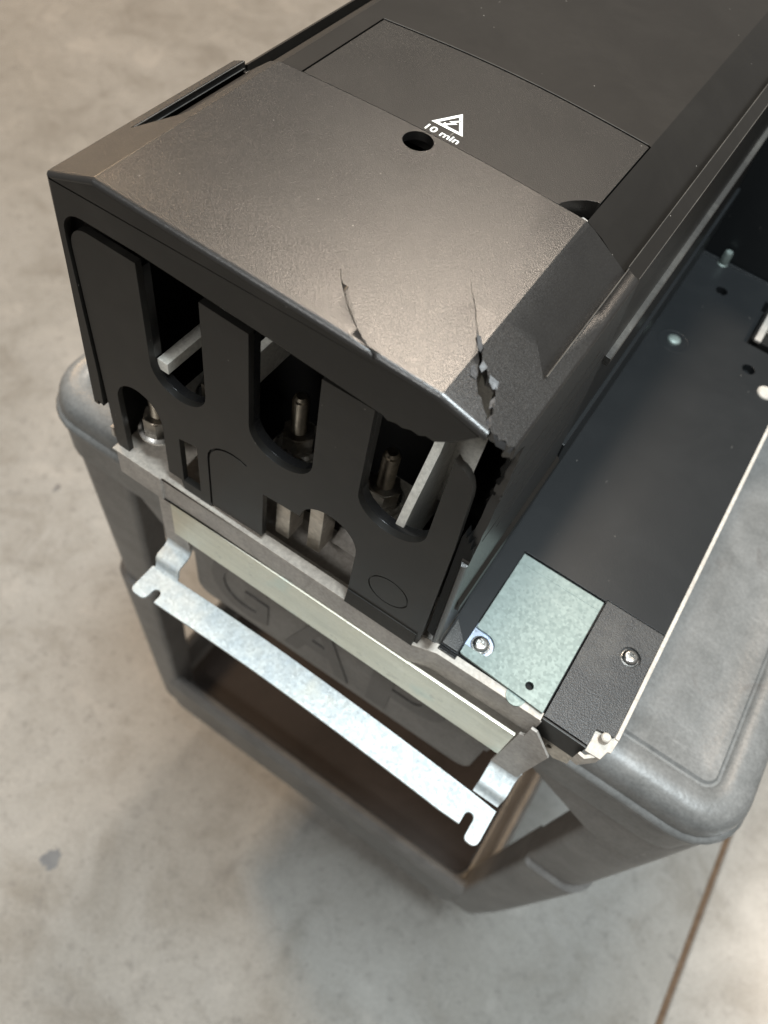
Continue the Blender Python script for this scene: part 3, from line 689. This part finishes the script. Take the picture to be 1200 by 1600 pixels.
# chamfer channels
def chan(xr, xs, sgn):
    c = bmesh.new()
    def tri(y):
        zc = 170.4 + (184.6 - 170.4) * abs(xs - (231.4 if sgn > 0 else 18.5)) / 31.0
        return [(xr, y, 184.9), (xs, y, zc - 3.2), (xs + sgn * 0.6, y, zc + 6), (xr, y, 196)]
    loft(c, [tri(100), tri(700)], True, True, True); return c
rear = finish('rear_housing', bm, M['body'], drive, cut=[cut_d, chan(203.5, 224.6, 1), chan(41.0, 24.5, -1)], bevel=0.35, sharp=28)
bm = bmesh.new(); prism(bm, [(229, 112), (236.2, 112), (236.4, 116.5), (235.8, 117.2), (229, 118)], 'y', 128, YB); finish('side_ledge', bm, M['ledge'], rear, bevel=0.3)
bm = bmesh.new(); box(bm, 230.0, 237.4, 119, YB, 20, 58); finish('lower_wall', bm, M['tray'], rear, bevel=0.5)
bm = bmesh.new(); prism(bm, [(236.0, 40), (239.0, 40), (238.8, 47), (236.0, 50)], 'y', 8, 118); finish('bottom_strip', bm, M['body'], cover, bevel=0.4)
worn(225.0, 173.25, 118.5, YB, 0.28, rear); worn(224.5, 170.2, 118.5, YB, 0.22, rear); worn(231.2, 170.3, 118.5, YB, 0.25, rear)  # pale rods again, painted highlight lines of the rear channels
bm = bmesh.new(); box(bm, 18.8, 25.0, 114.6, 118.4, 150, 172.6); finish('rail_end', bm, M['body'], rear, bevel=0.4)
# door
din = [(54.9 + 145.7 * k / 12, 117.4 + bow(54.9 + 145.7 * k / 12)) for k in range(12)] + [(200.6, 117.6)] + arc(200.5, 117.0, 15, 15, 92, 176, 7)[:0] + [(200.6, 186.8)] + [(x, y - 0.3) for x, y in seam[1:-1][::-1]] + [(54.9, 184.6)]
ncut = newprism([(210, 90), (210, 132.0), (199.2, 132.0), (195, 129.6), (190.5, 125.0), (187.6, 120.4), (186.4, 116.5), (186, 90)], 'z', 150, 200)
bm = bmesh.new(); prism(bm, din, 'z', 176, 184.5)
door = finish('access_door', bm, M['door'], drive, bevel=0.4, cut=[ncut])
bm = bmesh.new(); prism(bm, [(188, 112), (200, 112), (200, 118), (192, 121)], 'z', 170, 180.5); prism(bm, [(193, 122), (200.2, 119), (200.2, 127), (197, 128)], 'z', 165, 178)
finish('latch', bm, M['chassis'], drive, bevel=0.4)
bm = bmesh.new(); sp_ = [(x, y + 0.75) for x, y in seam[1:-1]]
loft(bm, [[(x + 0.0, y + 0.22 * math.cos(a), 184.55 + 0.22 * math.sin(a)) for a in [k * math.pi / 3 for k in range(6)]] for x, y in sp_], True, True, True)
finish('edge_highlight', bm, M['ledge'], rear)  # pale tube added as the highlight along the door seam
# print on the door : high voltage triangle and discharge time
tri = [(116.9, 129.2), (133.2, 129.2), (124.6, 144.2)]
cen = Vector((124.9, 134.2))
def shrink(p, s): q = cen + (Vector(p) - cen) * s; return (q.x, q.y)
zp = 184.56
bm = bmesh.new()
o_ = [bm.verts.new((*shrink(p, 1.0), zp + 0.08)) for p in tri]; i_ = [bm.verts.new((*shrink(p, 0.66), zp + 0.08)) for p in tri]
for k in range(3): bm.faces.new((o_[k], o_[(k + 1) % 3], i_[(k + 1) % 3], i_[k]))
bolt = [(125.9, 138.2), (122.6, 134.0), (124.5, 134.1), (122.2, 131.6), (121.6, 132.4), (121.3, 129.8), (124.0, 130.4), (123.2, 131.0), (126.6, 134.9), (124.7, 134.9), (127.0, 138.0)]
bm.faces.new([bm.verts.new((x + 0.4, y + 0.6, zp + 0.08)) for x, y in bolt])
finish('warning_triangle', bm, M['print'], door)
me = text_mesh('10 min', 6.0, 0, 0.10); base = wloc(door)
xs = [v.co.x for v in me.vertices]; sx = 16.8 * MM / (max(xs) - min(xs)); mx = min(xs)
for v in me.vertices: v.co = Vector(((v.co.x - mx) * sx + 117.4 * MM, v.co.y + 122.3 * MM, 187.3 * MM)) - base
for v in me.vertices: v.co.z = (zp + 0.1) * MM - base.z
o = link('time_print', me, M['print'], door)

# ---- terminals and inside ------------------------------------------------------------------------------
bm = bmesh.new()
box(bm, 24, 227, 78, 82, 0.6, 160); box(bm, 22, 24, 8, 110, 0.6, 118); box(bm, 226.4, 228.4, 46, 110, 0.6, 150)
finish('inner_wall', bm, M['dark'], drive)
bm = bmesh.new(); box(bm, 24, 226, 30, 78, 0.6, 14); finish('terminal_block', bm, M['dark'], drive, bevel=0.5)
for x in (62.5, 120.5, 175.5):
    bm = bmesh.new(); box(bm, x - 11, x + 17, 14, 52, 44, 47); finish('busbar', bm, M['partition'], drive, bevel=0.4)
stud0 = None
def hexa(r): return [(r * math.cos(math.radians(60 * k)), r * math.sin(math.radians(60 * k))) for k in range(6)]
for i, (x, y) in enumerate(((69, 35), (122, 35), (175, 35), (44, 14))):
    z = 47 if i < 3 else 18
    if stud0 is None:
        bm = bmesh.new(); pr = [(4.5, 0)]
        for k in range(28): pr += [(4.5, 3 + k * 1.25), (3.9, 3.6 + k * 1.25)]
        pr += [(3.8, 39), (2.6, 40.2), (0.01, 40)]
        lathe(bm, pr, 0, 0, 20, 0)
        me0 = None
        off = wloc(drive)
        for v in bm.verts: v.co = v.co * MM
        me0 = bpy.data.meshes.new('stud'); bm.to_mesh(me0); bm.free(); me0.materials.append(M['brass'])
        bm = bmesh.new(); prism(bm, hexa(8.9), 'z', 3.2, 13); prism(bm, circle(0, 0, 7.6, 24), 'z', 13, 13.6)
        for v in bm.verts: v.co = v.co * MM
        me1 = bpy.data.meshes.new('nut'); bm.to_mesh(me1); bm.free(); me1.materials.append(M['nut'])
        bm = bmesh.new(); lathe(bm, [(12.0, 0), (12.0, 1.6), (11.4, 2.2), (10.2, 3.2), (4, 3.2)], 0, 0, 28, 0)
        for v in bm.verts: v.co = v.co * MM
        me2 = bpy.data.meshes.new('washer'); bm.to_mesh(me2); bm.free(); me2.materials.append(M['steel'])
        for me in (me0, me1, me2):
            for p in me.polygons: p.use_smooth = True
            me.set_sharp_from_angle(angle=math.radians(30))
        stud0 = True
    s = link('terminal_stud', me0, M['brass'], drive); s.location = Vector((x, y, z)) * MM - off
    link('nut', me1, M['nut'], s); link('washer', me2, M['steel'], s)
# partitions between the terminals
bm = bmesh.new(); box(bm, 60.0, 66.4, 4, 76, 88, 95); finish('partition', bm, M['partition'], drive, bevel=0.4)
bm = bmesh.new(); box(bm, 92.6, 97.0, 12, 76, 78, 100); finish('partition', bm, M['partition'], drive, bevel=0.4)
bm = bmesh.new()
prism(bm, [(6, 40), (6, 82), (10, 92), (24, 121), (30, 150), (74, 160), (74, 40)], 'x', 196, 200.5); finish('partition', bm, M['partition'], drive, bevel=0.5)
bm = bmesh.new(); prism(bm, [(197, 60), (212, 60), (213.5, 150), (211, 164), (206, 172), (200, 166)], 'y', 44, 46); finish('inner_plate', bm, M['partition'], drive, bevel=0.4)
# busbar posts behind the lower openings
for x0, x1, y in ((76.5, 84, 8), (128.5, 137.5, 9), (147.5, 156, 12)):
    bm = bmesh.new(); box(bm, x0, x1, y, y + 14, 0.5, 58); finish('busbar_post', bm, M['busbar'], drive, bevel=0.7)
bm = bmesh.new()
rings = []
for k in range(9):
    a = math.radians(10 + 80 * k / 8); y = 16 + 26 * math.sin(a); z = 4 + 26 * (1 - math.cos(a)) * 0.9
    rings.append([(158, y, z), (184, y, z), (184, y + 1.4, z - 1.4), (158, y + 1.4, z - 1.4)])
loft(bm, rings, True, True, True); finish('curved_shield', bm, M['chassis'], drive)

# keep every mesh's normals consistent and the report short
for o in bpy.data.objects:
    if o.type == 'MESH':
        o.data.update()
